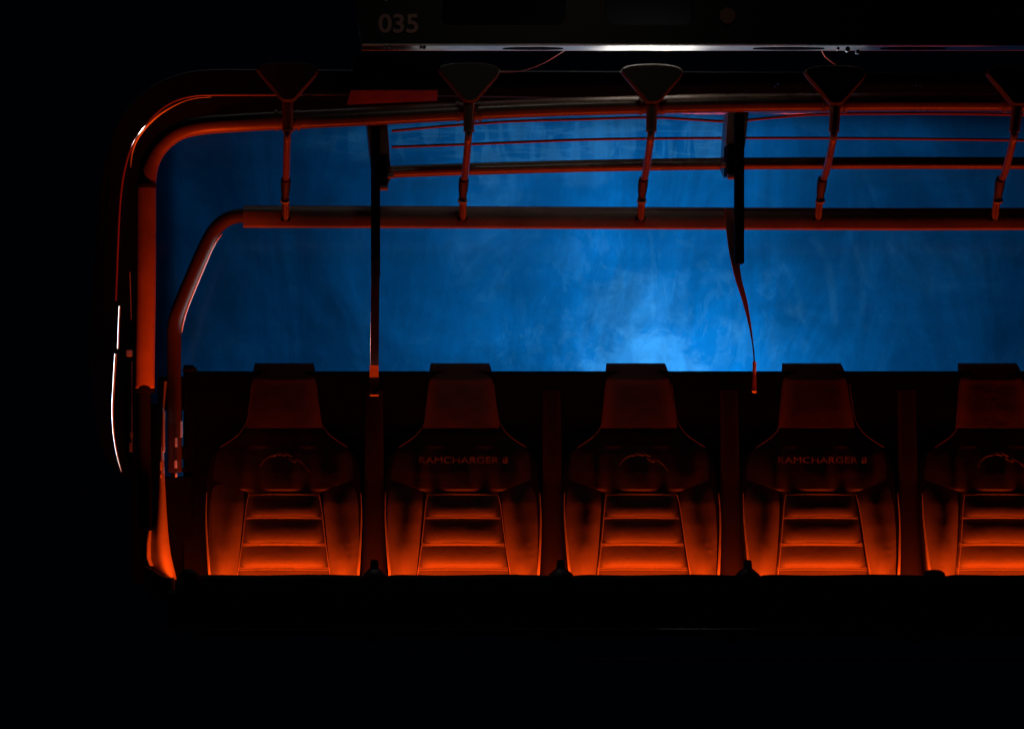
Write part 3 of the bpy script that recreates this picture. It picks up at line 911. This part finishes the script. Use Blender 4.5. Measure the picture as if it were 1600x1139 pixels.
tube(bm, path([(1283, 78, -0.25), (1290, 90, -0.22), (1306, 102, -0.2)]), px(1.0), 8)
obj('cable', bm, M['steel'], house)
bm = BM()
for x, y in ((1211, 134.5), (1216, 130.5)): disc(bm, x, y, 1.7, 0.03, 0.01, 12, 0.0008)
for x, y in ((1432, 133), (1438, 133)): disc(bm, x, y, 1.5, 0.03, 0.01, 12, 0.0008)
obj('rivet', bm, M['chrome'], shell)
bm = BM()
for x, y, r in ((1325, 77, 4), (1341, 81, 3.4), (1310, 76, 2.5), (603, 73.5, 2.4), (612, 73.5, 2.6), (658, 73.5, 2.5), (663, 74, 3)): 
    disc(bm, x, y, r, HY - 0.02, 0.02, 14, 0.002)
obj('flange_bolt', bm, M['chrome'], house)

# ---- hanging pull straps: they swing on their own
def ribbon(bm, pts, th=0.002):
    """pts: (x, y, Y, halfwidth_px)"""
    P = smooth_path([Vector((a, b, c)) for a, b, c, d in pts], 6); H = smooth_path([Vector((d, 0, 0)) for a, b, c, d in pts], 6)
    rings = []
    for p, h in zip(P, H):
        hw = max(0.6, h.x)
        depth = math.sqrt(max(0.0, 6.6 ** 2 - min(6.6, hw) ** 2)) / S      # the web turns edge-on, its width stays
        A = W(p.x - hw, p.y, p.z) + Vector((0, -depth, 0)); B = W(p.x + hw, p.y, p.z) + Vector((0, depth, 0))
        n = (B - A).cross(Vector((0, 0, 1))).normalized() * th
        rings.append([bm.verts.new(q) for q in (A - n, B - n, B + n, A + n)])
    for a, b in zip(rings, rings[1:]):
        for k in range(4): bm.faces.new((a[k], a[(k + 1) % 4], b[(k + 1) % 4], b[k]))
    bm.faces.new(rings[0]); bm.faces.new(list(reversed(rings[-1])))
def strap(label, web, lab, tail, loop):
    bm = BM(); ribbon(bm, web)
    o = W(web[0][0], web[0][1], web[0][2])
    s = obj('pull_strap', bm, M['strap'], None, origin=o)
    tag(s, label, 'strap', 'pull straps hanging from the frame')
    bm = BM(); ribbon(bm, lab, 0.003); obj('strap_label', bm, M['label'], s)
    bm = BM(); ribbon(bm, tail); obj('strap_tail', bm, M['strap'], s)
    bm = BM(); ribbon(bm, loop, 0.003); obj('strap_stop', bm, M['label'], s)
    return s
strap('flat dark strap hanging straight down, its wide orange-lit label just above the seat row',
      [(587, 405, -0.26, 6.6), (586, 470, -0.26, 6.4), (585, 572, -0.26, 6.4)],
      [(584.5, 571, -0.305, 7), (584.5, 580, -0.290, 7), (584.5, 589.5, -0.272, 7)],
      [(585, 588, -0.26, 6.6), (585, 600, -0.26, 7), (585, 615, -0.26, 7)],
      [(585, 615, -0.262, 7), (585, 617, -0.27, 7), (585, 619, -0.262, 6.5)])
strap('dark strap twisted edge-on, curving down to a thin point with a narrow orange-lit label',
      [(1138, 326, -0.05, 6), (1141, 360, -0.08, 6.5), (1147, 400, -0.1, 6.6), (1154, 437, -0.12, 5), (1163, 468, -0.12, 4), (1172, 510, -0.12, 2), (1177, 545, -0.12, 0.9), (1178.5, 566, -0.12, 0.9)],
      [(1178.7, 565, -0.122, 2.2), (1178.7, 574, -0.122, 2.2), (1178.7, 584, -0.122, 2.2)],
      [(1178.7, 583, -0.12, 2.5), (1178.7, 598, -0.12, 3.2), (1178.7, 610, -0.12, 3.4)],
      [(1178.7, 609, -0.122, 3), (1178.7, 611, -0.13, 3.2), (1178.7, 614, -0.122, 2.5)])
